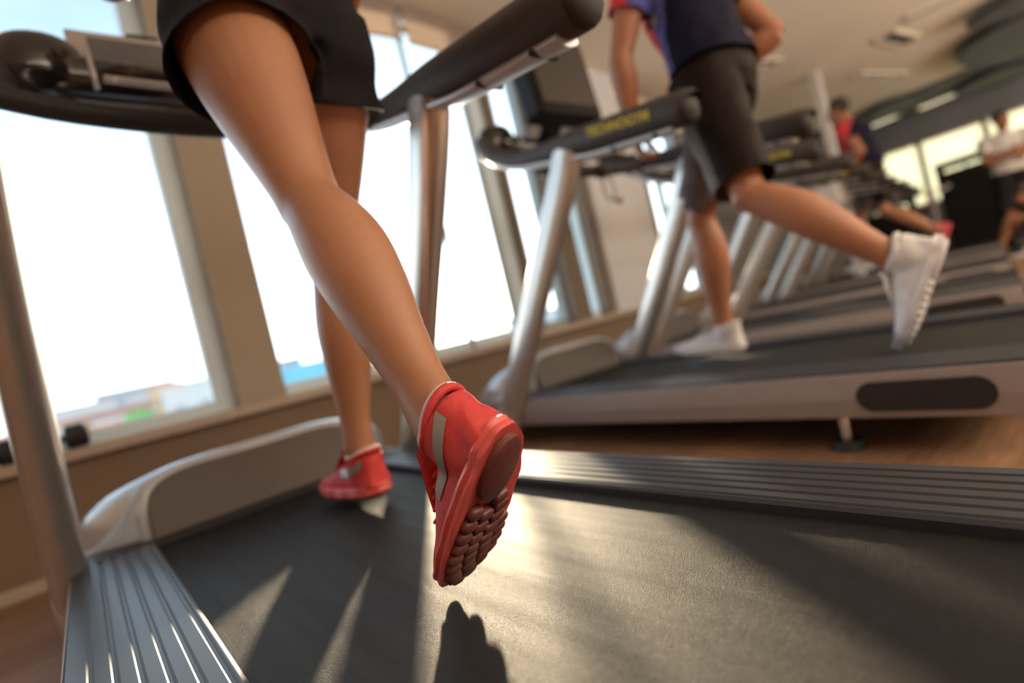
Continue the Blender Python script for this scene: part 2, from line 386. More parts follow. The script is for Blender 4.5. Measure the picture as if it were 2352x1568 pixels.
# ------------------------------------------------------------------ ceiling fittings
def disc(cx, cy, z, a, b, rz, label):
    bm = bmesh.new(); mt = Matrix.Translation((0, 0, 0)) @ Matrix.Rotation(rz, 4, 'Z')
    rings = []
    for s, h in ((.985, 0), (1, .012), (1, .04), (.985, .05)):
        rings.append([mt @ V((a*s*math.cos(2*PI*k/40), b*s*math.sin(2*PI*k/40), h)) for k in range(40)])
    loft(bm, rings); o = fin('acoustic_disc', bm, 'disc', loc=(cx, cy, z))
    for sx, sy in ((.5, .3), (-.5, .3), (0, -.5)):
        r = bmesh.new(); p = mt @ V((a*sx, b*sy, 0)); cyl(r, (p.x, p.y, .045), (p.x, p.y, CE-z), .006, 6); fin('hanger_rod', r, 'chrome', o)
    return tag(o, label, 'ceiling panel', 'dark oval panels under the ceiling')
disc(9.2, .45, 2.40, 1.2, .85, -.25, 'large dark oval panel hanging nearest under the ceiling at upper right')
disc(7.55, .38, 2.40, .33, .62, 0, 'small dark oval panel cut by the top right corner of the picture')
disc(10.3, 2.35, 2.44, .55, .36, .1, 'dark oval panel left of the others, above the end of the yellow windows')
disc(10.95, 1.3, 2.40, .55, .42, .1, 'dark oval panel farthest back, close over the pale window row')
def fixture(name, x, y, sx, sy, face, label, cat, rz=0, slats=0):
    bm = bmesh.new()
    box(bm, -sx, sx, -sy, -sy+.03, -.02, 0); box(bm, -sx, sx, sy-.03, sy, -.02, 0); box(bm, -sx, -sx+.03, -sy, sy, -.02, 0); box(bm, sx-.03, sx, -sy, sy, -.02, 0)
    o = fin(name, bm, 'ceil', loc=(x, y, CE)); o.rotation_euler.z = rz
    fin('diffuser' if face == 'lamp' else 'duct', bx(-sx+.03, sx-.03, -sy+.03, sy-.03, -.008, -.002), face, o)
    for i in range(slats):
        yy = -sy+.05+(2*sy-.1)*i/max(slats-1, 1); fin('slat', bx(-sx+.03, sx-.03, yy-.004, yy+.004, -.018, -.009), 'trim', o)
    return tag(o, label, cat)
fixture('ceiling_vent', 7.15, 1.47, .10, .34, 'dark', 'slotted dark air vent in the pale ceiling behind the near runner', 'vent', slats=4, rz=1.45)
fixture('ceiling_vent', 6.75, 1.00, .07, .30, 'dark', 'narrow air vent at the top of the pale ceiling', 'vent', slats=3, rz=.2)
fixture('ceiling_vent', 5.55, 2.35, .08, .5, 'greywall', 'long faint grey ceiling grille above the far runner', 'vent', slats=3, rz=1.3)
fixture('ceiling_vent', 8.3, 1.95, .07, .55, 'greywall', 'long thin grille between the vents and the dark oval panels', 'vent', slats=3, rz=1.35)
for i, (x, y, lb) in enumerate(((11.1, 2.75, 'glowing ceiling lamp panel nearest the grey front wall'), (11.2, 2.0, 'glowing ceiling lamp panel between two dark ovals'), (11.25, .7, 'glowing ceiling lamp panel by the right wall'), (9.4, -.1, 'glowing ceiling lamp panel behind the large dark oval'))):
    o = fixture('ceiling_light', x, y, .26, .12, 'lamp', lb, 'ceiling light', rz=1.45); o.location.z = 2.485 if x > 10 else CE; o['group'] = 'ceiling lamp panels'
for i, (x, y) in enumerate(((1.0, -2.6), (6.5, -2.2), (3.5, -5.0))):  # unseen panels, added to house the fill lamps behind the camera
    o = fixture('ceiling_light', x, y, 2.5 if i < 2 else 4.5, .33, 'lamp', ('added fill lamp panel behind the runners, left', 'added fill lamp panel behind the runners, right', 'added fill lamp panel at the rear wall')[i], 'ceiling light')
    o['group'] = 'ceiling lamp panels'
# narrow white column
bm = bmesh.new(); box(bm, 6.93, 7.02, 2.18, 2.27, 0, CE); struct(fin('trim_11', bm, 'white', bev=.005))

# ------------------------------------------------------------------ outside
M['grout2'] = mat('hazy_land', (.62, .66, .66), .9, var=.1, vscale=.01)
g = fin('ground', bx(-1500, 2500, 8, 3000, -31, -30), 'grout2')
g['kind'] = 'structure'
bc = {}
def bmat(c):
    if c not in bc: bc[c] = 'b%d' % len(bc); M[bc[c]] = mat('facade_paint', tuple(v**1.3*.75 for v in c), .8, var=.05, vscale=.3)
    return bc[c]
PALE, ORG, YEL, CY, GRY, GRN = (.85, .82, .80), (.90, .50, .36), (.90, .66, .35), (.42, .84, .92), (.55, .58, .62), (.30, .55, .22)
def px_dir(px, py):
    return (R @ V(((px-1176)/1242.7, -(py-784)/1242.7, -1)))
def building(px, dist, w, dep, topz, col, roof, label, gable=False):
    d = px_dir(px, 850); d.z = 0; d.normalize(); p = d*dist
    az = math.atan2(-d.x, d.y)
    o = empty('city_building', (p.x, p.y, -30), az); h = topz+30
    fin('wall', bx(-w/2, w/2, 0, dep, 0, h), bmat(col), o)
    if gable:
        bm = bmesh.new(); loft(bm, [[V((x, -1, h)), V((x, dep/2, h+3.2)), V((x, dep+1, h))] for x in (-w/2-1, w/2+1)]); fin('roof', bm, bmat(roof), o)
    else: fin('roof', bx(-w/2-.4, w/2+.4, -.4, dep+.4, h, h+.8), bmat(roof), o)
    zz = h-2.6
    for r_ in range(2):
        nwin = max(2, int(w/4))
        for k in range(nwin):
            x = -w/2+w*(k+.5)/nwin; fin('window', bx(x-.8, x+.8, -.15, .1, zz-1.6, zz), bmat(GRY), o)
        zz -= 3.3
    return tag(o, label, 'building', 'hazy city buildings beyond the window')
building(120, 210, 26, 14, 9, PALE, GRY, 'pale block seen past the left treadmill post')
building(190, 160, 30, 14, 2.0, YEL, ORG, 'low ochre building with orange roof beside the left post', True)
building(245, 330, 30, 14, 10, PALE, PALE, 'pale high block on the left of the city view')
building(262, 120, 9, 10, 1.6, ORG, PALE, 'salmon building left of the green tree')
building(300, 300, 30, 16, 16, GRY, PALE, 'grey-white block on the skyline over the salmon building')
building(372, 150, 6, 9, 7.0, YEL, ORG, 'small orange-topped tower right of the green tree')
building(405, 230, 34, 16, 10, PALE, GRY, 'wide white block in the right half of the big window')
building(460, 110, 13, 12, 4.2, PALE, PALE, 'bright white building at the corner of the window frame')
building(700, 75, 7.5, 10, -0.1, CY, CY, 'turquoise building low in the window right of the pillar', True)
building(672, 170, 6, 10, 7.5, GRY, GRY, 'narrow grey block above the turquoise building')
building(740, 220, 26, 12, 6, PALE, GRY, 'pale block behind the turquoise building')
building(1100, 330, 60, 14, 2, PALE, GRY, 'low pale block under the sun')
building(1320, 200, 40, 14, 5, PALE, GRY, 'low pale block right of the sun')
building(30, 130, 9, 14, 3, PALE, ORG, 'white building at the left edge of the picture')
M['leaf'] = mat('foliage', (.24, .45, .14), .8, var=.3, vscale=3)
M['bark'] = mat('bark', (.2, .13, .09), .9)
def tree(px, dist, topz, r, label):
    d = px_dir(px, 850); d.z = 0; d.normalize(); p = d*dist
    o = empty('tree', (p.x, p.y, -30)); h = topz+30
    bm = bmesh.new()
    for k in range(16):
        a = random.random()*6.28; q = random.random()**.5*r*.7; bmesh.ops.create_icosphere(bm, subdivisions=2, radius=r*.5, matrix=Matrix.Translation((q*math.cos(a), q*math.sin(a), h-r*.5-random.random()*r*1.6)))
    for v in bm.verts: v.co += v.co.normalized()*0+V((noise.noise(v.co*.9), noise.noise(v.co*.9+V((9, 0, 0))), noise.noise(v.co*.9+V((0, 9, 0)))))*r*.25
    fin('foliage', bm, 'leaf', o, smooth=True); t2 = bmesh.new(); cyl(t2, (0, 0, 0), (0, 0, h-r), .6, 8, .3); fin('trunk', t2, 'bark', o)
    return tag(o, label, 'tree', 'green trees among the city buildings')
tree(308, 95, 2.6, 3.2, 'bright green tree between the salmon building and the orange-topped tower')
tree(362, 84, -.8, 1.8, 'low green tree in front of the orange-topped tower')
tree(735, 150, 4.5, 5, 'pale green tree behind the turquoise building')

# ------------------------------------------------------------------ treadmill (local: y forward, origin on the floor)
def rail_profile():
    pts = []   # x from inner to outer, grooved top
    n = 6
    pts.append((.283, .19)); pts.append((.283, .207)); pts.append((.288, .2115))
    for i in range(n):
        a = .290+i*.024; pts += [(a, .2115), (a+.003, .2085), (a+.006, .2085), (a+.009, .2115)]
    pts += [(.440, .2105), (.444, .205), (.444, .19)]
    return pts
def arm_pts(s):
    return [(s*.40, .55, 1.015, .050), (s*.40, .565, 1.018, .053), (s*.40, .68, 1.038, .053), (s*.40, .85, 1.07, .050), (s*.40, 1.0, 1.10, .045), (s*.40, 1.15, 1.125, .038), (s*.40, 1.28, 1.155, .034), (s*.395, 1.40, 1.205, .036), (s*.375, 1.49, 1.275, .042), (s*.34, 1.545, 1.325, .046), (s*.27, 1.56, 1.335, .050)]
def lettering(parent, s):
    cu = bpy.data.curves.new('lettering', 'FONT'); cu.body = 'TECHNOGYM'; cu.size = .040; cu.extrude = .0006; cu.align_x = 'CENTER'; cu.align_y = 'CENTER'; cu.offset = .0012
    o = bpy.data.objects.new('lettering', cu); COL.objects.link(o)
    dg = bpy.context.evaluated_depsgraph_get(); me = bpy.data.meshes.new_from_object(o.evaluated_get(dg)); bpy.data.objects.remove(o)
    o = bpy.data.objects.new('lettering', me); COL.objects.link(o); me.materials.clear(); me.materials.append(M['yellow'])
    # reads left to right when seen from outside
    o.parent = parent; tilt = math.atan2(.031, .15)
    if s < 0: o.matrix_local = Matrix.Translation((-.4535, .77, 1.058)) @ Matrix.Rotation(tilt, 4, 'X') @ Matrix(((0, 0, -1, 0), (-1, 0, 0, 0), (0, 1, 0, 0), (0, 0, 0, 1)))
    else: o.matrix_local = Matrix.Translation((.4535, .77, 1.058)) @ Matrix.Rotation(tilt, 4, 'X') @ Matrix(((0, 0, 1, 0), (1, 0, 0, 0), (0, 1, 0, 0), (0, 0, 0, 1)))
def treadmill(name='treadmill', tv=False, text=True, rear=-.06):
    t = empty(name)
    bm = bmesh.new(); box(bm, -.40, .40, rear+.03, 1.95, .10, .175); box(bm, -.36, .36, .2, 1.9, .07, .1); fin('base_frame', bm, 'dark', t, bev=.006)
    # belt with rounded rear roller
    bm = bmesh.new(); prof = [(1.72, .150), (1.72, .196)]+[(rear+.03-.0*0+.045*math.cos(a)-.0, .151+.045*math.sin(a)) for a in [PI/2+PI*k/8 for k in range(9)]]
    loft(bm, [[V((x, p[0], p[1])) for p in prof] for x in (-.282, .282)]); fin('running_belt', bm, 'belt', t)
    rp = rail_profile()
    for s in (-1, 1):
        bm = bmesh.new(); loft(bm, [[V((s*p[0], y, p[1])) for p in rp] for y in (rear, 1.72)]); fin('foot_rail', bm, 'rail', t)
        # side cover with an oval grille at the rear
        bm = bmesh.new(); loft(bm, [[V((s*x, y, z)) for x, z in ((.415, .088), (.446, .092), (.452, .14), (.447, .203), (.415, .203))] for y in (rear, .3, 1.2, 1.86)])
        sc = fin('side_cover', bm, 'side', t, bev=.003)
        bm = bmesh.new(); rings = []
        for dx, k in ((.449, 1), (.4545, 1), (.4545, .9)):
            r = []
            for q in range(32):
                a = 2*PI*q/32; c, sn = math.cos(a), math.sin(a); cy = .135+(.095 if c > 0 else -.095)
                r.append(V((s*dx, cy+.038*k*c, .145+.036*k*sn)))
            rings.append(r)
        loft(bm, rings); fin('side_grille', bm, 'dark', sc)
        # upright post
        bm = bmesh.new(); tube(bm, [(s*.452, 1.70, .09, .036, .064), (s*.450, 1.63, .2, .037, .062), (s*.430, 1.33, .64, .037, .060), (s*.408, 1.10, .97, .039, .062), (s*.402, 1.035, 1.09, .040, .064)], n=20, power=.85)
        fin('post', bm, 'postm', t, smooth=True, sharp=60)
        bm = bmesh.new(); tube(bm, [(s*.452, 1.715, .085, .04, .07), (s*.451, 1.67, .15, .04, .07)], n=20, sub=1, power=.85); fin('post_collar', bm, 'silver', t, smooth=True, sharp=40)
        # handlebar arm
        bm = bmesh.new(); ap = arm_pts(s); tube(bm, [(p[0], p[1], p[2], p[3], p[3]) for p in ap], n=20, sub=5)
        ar = fin('handlebar', bm, 'grip', t, smooth=True, sharp=70)
        bm = bmesh.new(); tube(bm, [(s*.40, y, z, .030, .012) for y, z in ((.60, .972), (.75, .997), (.9, 1.022), (1.0, 1.047), (1.12, 1.078), (1.25, 1.112), (1.35, 1.150), (1.44, 1.205), (1.50, 1.26))], n=14)
        us = fin('underside_strip', bm, 'silver_l', ar, smooth=True, sharp=60)
        for y, z in ((.66, .973), (.82, .999)):
            bm = bmesh.new(); cyl(bm, (s*.40-.032, y, z+.004), (s*.40+.032, y, z+.004), .007, 10); fin('screw', bm, 'dark', ar)
        bm = bmesh.new(); ball(bm, (s*.40, .556, 1.016), (.052, .03, .052)); fin('end_cap', bm, 'dark', ar, smooth=True)
        if text: lettering(ar, s)
        # rubber foot
        bm = bmesh.new(); cyl(bm, (s*.40, .33, .02), (s*.40, .33, .1), .012, 10); ft = fin('leveling_foot', bm, 'chrome', t, smooth=True, sharp=40)
        bm = bmesh.new(); cyl(bm, (s*.40, .33, 0), (s*.40, .33, .022), .042, 20, .034); fin('foot_pad', bm, 'dark', ft, smooth=True, sharp=40)
        # transport wheel
        bm = bmesh.new(); cyl(bm, (s*.33, 1.86, .045), (s*.38, 1.86, .045), .045, 18); fin('wheel', bm, 'dark', t, smooth=True, sharp=40)
    # motor hood
    bm = bmesh.new(); rings = []
    for y, a, h, b0 in ((1.655, .300, .158, .20), (1.675, .312, .176, .20), (1.70, .345, .176, .20), (1.76, .405, .160, .20), (1.83, .430, .145, .19), (1.95, .42, .118, .16), (2.06, .37, .09, .15), (2.14, .28, .062, .14), (2.175, .20, .04, .135)):
        r = [V((-a, y, b0-.06)), V((-a, y, b0))]
        for k in range(1, 24):
            th = PI-PI*k/24; c, s_ = math.cos(th), math.sin(th)
            r.append(V((a*math.copysign(abs(c)**.45, c), y, b0+h*abs(s_)**.5)))
        r += [V((a, y, b0)), V((a, y, b0-.06))]
        rings.append(r)
    loft(bm, rings); hood = fin('motor_hood', bm, 'silver_l', t, smooth=True, sharp=50)
    # flared side skirts from hood to the rail ends
    for s in (-1, 1):
        bm = bmesh.new(); rr = []
        for q in range(9):
            f = q/8; x = .285+.155*f; top = .205+.14*(1-f)**1.7
            rr.append([V((s*x, 1.66+.10*f, .19)), V((s*x, 1.66+.10*f, top)), V((s*x, 1.72+.09*f, top+.01*(1-f))), V((s*x, 1.90, top*.9)), V((s*x, 1.90, .19))])
        loft(bm, rr); fin('hood_skirt', bm, 'silver_l', hood, smooth=True, sharp=50)
    bm = bmesh.new(); fr = []; bk = []
    for k in range(25):
        th = PI-PI*k/24; c, s_ = math.cos(th), math.sin(th)
        x = .282*math.copysign(abs(c)**.4, c); z = abs(s_)**.42*.148
        fr.append(V((x, 1.618+z*.25, .212+z))); bk.append(V((x, 1.68+z*.1, .212+z)))
    loft(bm, [fr, bk]); fin('hood_plate', bm, 'panel', hood, bev=.004)
    fin('gap_strip', bx(-.40, .40, 1.60, 1.70, .197, .2125), 'dark', t)
    # console
    bm = bmesh.new()
    tube(bm, [(-.30, 1.555, 1.335, .055, .060), (-.2, 1.545, 1.315, .050, .065), (0, 1.54, 1.305, .048, .068), (.2, 1.545, 1.315, .050, .065), (.30, 1.555, 1.335, .055, .060)], side=V((0, 0, 1)), n=22, power=.75)
    con = fin('console', bm, 'gloss', t, smooth=True, sharp=50)
    for s in (-1, 1):
        bm = bmesh.new(); tube(bm, [(s*.275, 1.52, 1.275, .07, .04), (s*.275, 1.525, 1.29, .085, .055), (s*.275, 1.535, 1.34, .088, .066), (s*.275, 1.548, 1.385, .078, .056), (s*.275, 1.55, 1.395, .05, .03)], n=22); fin('cup_holder', bm, 'gloss', con, smooth=True, sharp=50)
        bm = bmesh.new(); tube(bm, [(s*.185, 1.485, 1.27, .006, .006), (s*.187, 1.478, 1.31, .006, .006), (s*.188, 1.487, 1.37, .006, .006)], n=8); fin('trim_ring', bm, 'silver_l', con, smooth=True)
    bm = bmesh.new(); tube(bm, [(-.17, 1.470, 1.290, .010, .007), (0, 1.464, 1.281, .010, .007), (.17, 1.470, 1.290, .010, .007)], side=V((0, 0, 1)), n=10); fin('silver_strip', bm, 'silver_l', con, smooth=True)
    if not tv:
        mt = Matrix.Translation((0, 1.52, 1.355)) @ Matrix.Rotation(-.35, 4, 'X')
        dp = fin('display_panel', bx(-.215, .215, 0, .022, -.02, .105, mtx=mt), 'silver', t, bev=.004)
        fin('display_face', bx(-.175, .175, -.003, .002, -.015, .082, mtx=mt), 'screen', dp)
        fin('latch', bx(-.09, -.02, -.002, .02, .104, .114, mtx=mt), 'dark', dp, bev=.003)
    else:
        mt = Matrix.Translation((0, 1.30, 1.37)) @ Matrix.Rotation(-.10, 4, 'X')
        dp = fin('monitor', bx(-.20, .20, 0, .12, 0, .38, mtx=mt), 'mon', t, bev=.02)
        fin('display_face', bx(-.17, .17, -.004, .001, .05, .35, mtx=mt), 'gloss', dp)
        bm = bmesh.new(); tube(bm, [(0, 1.52, 1.32, .06, .03), (0, 1.38, 1.46, .07, .03)], n=12, sub=1); fin('monitor_neck', bm, 'dark', dp, smooth=True)
    # pulse bar between the posts
    bm = bmesh.new(); tube(bm, [(-.40, 1.27, 1.14, .022, .024), (-.25, 1.315, 1.130, .022, .025), (0, 1.33, 1.125, .026, .030), (.25, 1.315, 1.130, .022, .025), (.40, 1.27, 1.14, .022, .024)], side=V((0, 0, 1)), n=14); pb = fin('pulse_bar', bm, 'dark', t, smooth=True)
    bm = bmesh.new(); ball(bm, (.10, 1.31, 1.120), (.05, .035, .035)); fin('stop_housing', bm, 'dark', pb, smooth=True)
    bm = bmesh.new(); pts = [(.10+.035*math.sin(a), 1.29, 1.035+.06*math.cos(a), .004) for a in [2*PI*k/12 for k in range(13)]]; tube(bm, pts, side=V((0, 1, 0)), n=6, sub=2, cap=False); fin('safety_cord', bm, 'dark', pb, smooth=True)
    bm = bmesh.new(); tube(bm, [(.11, 1.28, .985, .012, .012), (.14, 1.28, .965, .016, .012), (.16, 1.28, .985, .010, .010)], n=10); fin('cord_clip', bm, 'chrome', pb, smooth=True)
    return t
def tm(k): return V((.365+1.50*k, .235*k, 0))
t1 = treadmill(text=False, rear=-.30)
t1.location = tm(0); tag(t1, 'treadmill in the foreground that the person in red shoes runs on', 'treadmill', 'treadmills in a row')
t2 = treadmill(tv=True); t2.location = (1.895, .255, 0); t2.rotation_euler.z = -.015
tag(t2, 'silver treadmill with the black monitor, under the runner in white shoes', 'treadmill', 'treadmills in a row')
t3 = treadmill(); t3.location = tm(2)+V((.06, .05, 0)); t3.rotation_euler.z = .14
LB = ['treadmill just beyond the one used by the runner in white shoes', 'fourth treadmill of the row, counted from the foreground', 'treadmill used by the far runner', 'farthest treadmill of the row, next beyond the far runner']
tag(t3, LB[0], 'treadmill', 'treadmills in a row')
for k in range(3, 6):
    c = copy_tree(t3); c.location = tm(k)+V((.06, .05, 0)); c.rotation_euler.z = .14; tag(c, LB[k-2], 'treadmill', 'treadmills in a row')

# ------------------------------------------------------------------ shoes (local: x width, y heel to toe, z up)
ST = [(0, .025, .070), (.012, .034, .082), (.04, .038, .084), (.08, .039, .085), (.115, .041, .084), (.15, .043, .074), (.19, .047, .055), (.225, .046, .046), (.25, .039, .041), (.268, .027, .036), (.279, .012, .028)]
def sup(y, th, off=0., Lk=1.):
    """point on the upper; th 0..PI over the top from +x to -x"""
    P = ST; y = max(0, min(.2789, y))
    for a, b in zip(P, P[1:]):
        if y <= b[0]:
            f = (y-a[0])/(b[0]-a[0]); w = a[1]+(b[1]-a[1])*f; h = a[2]+(b[2]-a[2])*f; break
    c, s_ = math.cos(th), math.sin(th)
    x = (w+off)*math.copysign(abs(c)**.72, c); x *= 1-.22*abs(s_)
    return V((x+.004*math.sin(y*14), y, .020+(h-.020+off)*abs(s_)**.8))
def outline(k=0.0, lobes=0.0):
    o = []
    for i in range(56):
        a = 2*PI*i/56; yc = .1395+(.147+k)*math.cos(a); yq = max(0, min(.279, yc))
        for p, q in zip(ST, ST[1:]):
            if yq <= q[0]: f = (yq-p[0])/(q[0]-p[0]); w = p[1]+(q[1]-p[1])*f; break
        wy = .040+.009*math.sin((yq-.05)*16) if .03 < yq < .25 else w+.004
        env = min(1, (abs(math.sin(a)))**.55*1.05); x = (wy+.003+k)*env*(1 if math.sin(a) > 0 else -1)
        x *= 1+lobes*math.sin(a*14); o.append((x+.004*math.sin(yq*14), yc))
    return o
lug_me = None
def shoe(parent, heel, fwd, up, ups, mids, darks, label, side=1, lugs=True, L_=1.0):
    fwd = V(fwd).normalized(); up = V(up); up = (up-fwd*up.dot(fwd)).normalized(); rt = fwd.cross(up)
    mt = Matrix((rt, fwd, up)).transposed().to_4x4() @ Matrix.Scale(L_, 4); mt.translation = V(heel)
    bm = bmesh.new(); rings = []
    ys = [0, .006, .012, .025, .04, .06, .08, .1, .12, .14, .16, .18, .2, .22, .24, .255, .268, .275, .279]
    for y in ys: rings.append([sup(y, PI*k/22) for k in range(23)])
    loft(bm, rings)
    tube(bm, [(0, .052, .026, .036, .050), (0, .051, .060, .0385, .0525), (0, .050, .080, .0395, .0525), (0, .050, .092, .0405, .053)], n=26, sub=3)
    bm = remesh(bm, .0038, 5, .5); folds(bm, .0012, 28, 3); bm.normal_update()
    from mathutils.bvhtree import BVHTree
    bvh = BVHTree.FromBMesh(bm)
    def on(p, off):
        q = bvh.find_nearest(p); return q[0]+q[1]*off
    u = fin('shoe', bm, ups, parent, smooth=True, sharp=60); u.matrix_local = mt; u['label'] = label
    # midsole with scalloped edge and toe spring
    bm = bmesh.new(); o0 = outline(0.004, .03); o1 = outline(.001); o2 = outline(.003, .035); rr = []
    def spr(p): return .010*max(0, (p[1]-.2)/.08)**2+.004*max(0, (.03-p[1])/.03)
    for o, z in ((o2, .004), (o0, .009), (o1, .014), (o0, .019), (o1, .024)): rr.append([V((p[0], p[1], z+spr(p))) for p in o])
    loft(bm, rr); fin('midsole', bm, mids, u, smooth=True, sharp=45)
    # patches lying on the upper
    def patch(name, y0, y1, t0, t1, mt_, off=.0016, n1=10, n2=6):
        bm = bmesh.new(); r = [[on(sup(y0+(y1-y0)*i/n1, t0+(t1-t0)*j/n2, off), .0012) for j in range(n2+1)] for i in range(n1+1)]
        loft(bm, r, cap=False, closed=False); bmesh.ops.solidify(bm, geom=bm.faces[:], thickness=-.001); return fin(name, bm, mt_, u, smooth=True)
    patch('toe_cap', .245, .279, .08, PI-.08, darks)
    for sd in (-1, 1):
        bm = bmesh.new(); r = []
        for i in range(25):
            t = i/24; y = .012+.118*t; zc = .080-.026*math.sin(min(1, t*1.5)*PI/2)+.004*t; row = []
            for q in (-1, -.5, 0, .5, 1):
                h = bvh.ray_cast(V((sd*.12, y, zc+q*.0085)), V((-sd, 0, 0)))
                row.append((h[0] if h[0] else V((sd*.03, y, zc)))+V((sd*.0016, 0, 0)))
            r.append(row)
        loft(bm, r, cap=False, closed=False); fin('reflective_stripe' if ups == 'sred' else 'side_stripe', bm, 'sgrey' if ups == 'sred' else mids, u, smooth=True)
    # collar, tongue, laces
    bm = bmesh.new(); pts = [(.0355*math.cos(a), .050+.048*math.sin(a), .092+.012*max(0, -math.sin(a))+.004*max(0, math.sin(a)), .0062) for a in [2*PI*k/16 for k in range(17)]]
    tube(bm, pts, side=V((0, 0, 1)), n=8, sub=2, cap=False); fin('collar', bm, ups, u, smooth=True)
    bm = bmesh.new(); pts = [(.034*math.cos(a), .050+.046*math.sin(a), .096+.012*max(0, -math.sin(a))+.004*max(0, math.sin(a)), .006) for a in [2*PI*k/16 for k in range(17)]]
    tube(bm, pts, side=V((0, 0, 1)), n=8, sub=2, cap=False); fin('collar_lining', bm, 'sock', u, smooth=True)
    bm = bmesh.new(); tube(bm, [(0, .175, .064, .020, .004), (0, .138, .088, .023, .006), (0, .116, .100, .024, .006), (0, .106, .114, .022, .004)], n=12); fin('tongue', bm, ups, u, smooth=True)
    for i in range(5):
        y = .115+.016*i; bm = bmesh.new(); a, b = sup(y, .95, .003), sup(y+.004, PI-.95, .003); mdp = sup(y+.002, PI/2, .0045)
        tube(bm, [(*a, .0022), (*mdp, .0024), (*b, .0022)], n=6, sub=3); fin('lace', bm, ups, u, smooth=True)
    global lug_me
    if lugs:
        # heel pad, forefoot pad and rows of separate pods under the sole
        bm = bmesh.new(); hp = [(.030*math.cos(a), .050+.052*math.sin(a)) for a in [2*PI*k/24 for k in range(24)]]
        loft(bm, [[V((x, y, .006)) for x, y in hp], [V((x, y, -.002)) for x, y in hp], [V((x*.82, (y-.05)*.86+.05, -.005)) for x, y in hp]]); fin('heel_pad', bm, darks, u, smooth=True, sharp=40)
        if lug_me is None:
            bm = bmesh.new(); rr = []
            for z, k in ((.008, 1), (.002, 1.04), (-.0025, .98), (-.004, .78)): rr.append([V((.0125*k*math.copysign(abs(math.cos(a))**.7, math.cos(a)), .0085*k*math.copysign(abs(math.sin(a))**.7, math.sin(a)), z)) for a in [2*PI*q/14 for q in range(14)]])
            loft(bm, rr); bmesh.ops.recalc_face_normals(bm, faces=bm.faces); lug_me = {}
            base = bpy.data.meshes.new('tread_lug'); bm.to_mesh(base); bm.free(); lug_me['b'] = base
            for p in base.polygons: p.use_smooth = True
        if darks not in lug_me:
            c = lug_me['b'].copy(); c.materials.append(M[darks]); lug_me[darks] = c
        for j, (y, xs) in enumerate(((.112, (-.022, .022)), (.131, (-.028, 0, .028)), (.150, (-.032, -.004, .026)), (.169, (-.034, -.008, .020, .040)), (.188, (-.037, -.010, .016, .041)), (.207, (-.035, -.008, .019, .041)), (.226, (-.031, -.005, .022, .038)), (.245, (-.022, .004, .027)), (.262, (-.008, .013)))):
            for x in xs:
                l = bpy.data.objects.new('tread_lug', lug_me[darks]); COL.objects.link(l); l.parent = u
                l.location = (x, y, .010*max(0, (y-.2)/.08)**2); l.rotation_euler.z = -.35*x/.03+.15
    return u

# ------------------------------------------------------------------ people
def frame_of(d, n):
    d = V(d).normalized(); n = V(n); n = (n-d*n.dot(d)).normalized(); return d, n, d.cross(n)
def hand(bm, wrist, d, n, thumb, curl, sc=1.0):
    """d towards the fingers, n out of the back of the hand, thumb +1/-1 side"""
    d, n, s = frame_of(d, n); w = V(wrist); s = s*thumb
    tube(bm, [(*(w-d*.02*sc), .024*sc, .019*sc), (*(w+d*.015*sc), .030*sc, .018*sc), (*(w+d*.055*sc), .038*sc, .016*sc), (*(w+d*.088*sc), .039*sc, .013*sc)], side=s, n=14)
    for i, (off, ln) in enumerate(((.029, .072), (.010, .080), (-.010, .075), (-.028, .060))):
        p = w+d*(.078-.004*abs(i-1))*sc+s*off*sc; a = 0; pts = [(*p, .0092*sc)]
        for q, (fr, cu) in enumerate(((.45, curl*.9), (.30, curl*1.25), (.25, curl*.9))):
            a += cu; dd = d*math.cos(a)-n*math.sin(a); p = p+dd*ln*fr*1.08*sc; pts.append((*p, (.0088, .0082, .0066)[q]*sc))
        tube(bm, pts, side=s, n=10, sub=3)
    p = w+d*.022*sc+s*.022*sc-n*.006*sc; t1 = (d*.62+s*.66-n*.4).normalized(); t2 = (d*.9+s*.1-n*.5).normalized()
    tube(bm, [(*p, .014*sc), (*(p+t1*.032*sc), .0125*sc), (*(p+t1*.05*sc+t2*.016*sc), .0105*sc), (*(p+t1*.052*sc+t2*.046*sc), .0085*sc)], side=n, n=10, sub=3)
def limb(bm, a, b, prof, side, bow=V((0, 0, 0))):
    a, b = V(a), V(b); pts = []
    for t, rx, ry, *o in prof:
        p = a.lerp(b, t)+(bow*o[0] if o else V((0, 0, 0))); pts.append((*p, rx, ry))
    tube(bm, pts, side=V(side), n=20, sub=3)
def head_parts(J, bm, k):
    hc = V(J['head']); f, u, r = frame_of(J['face'], J.get('headup', (0, 0, 1))); r = -r   # r: subject's right
    rot = Matrix((r, f, u)).transposed()
    def P(x, y, z): return hc+r*x*k+f*y*k+u*z*k
    ball(bm, P(0, -.012, .028), (.074*k, .094*k, .088*k), 24, rot)
    ball(bm, P(0, .030, -.035), (.056*k, .062*k, .078*k), 20, rot)
    ball(bm, P(0, .062, -.086), (.026*k, .026*k, .022*k), 14, rot)
    ball(bm, P(0, .080, .018), (.050*k, .012*k, .012*k), 14, rot)
    tube(bm, [(*P(0, .082, .012), .008*k, .008*k), (*P(0, .098, -.014), .010*k, .012*k), (*P(0, .104, -.030), .016*k, .012*k), (*P(0, .088, -.040), .012*k, .006*k)], side=r, n=10)
    ball(bm, P(0, .088, -.060), (.026*k, .010*k, .010*k), 12, rot)
    for s in (-1, 1):
        ball(bm, P(s*.076, -.006, -.004), (.009*k, .020*k, .032*k), 12, rot)
        ball(bm, P(s*.045, .060, -.022), (.024*k, .020*k, .022*k), 12, rot)
    return P, rot
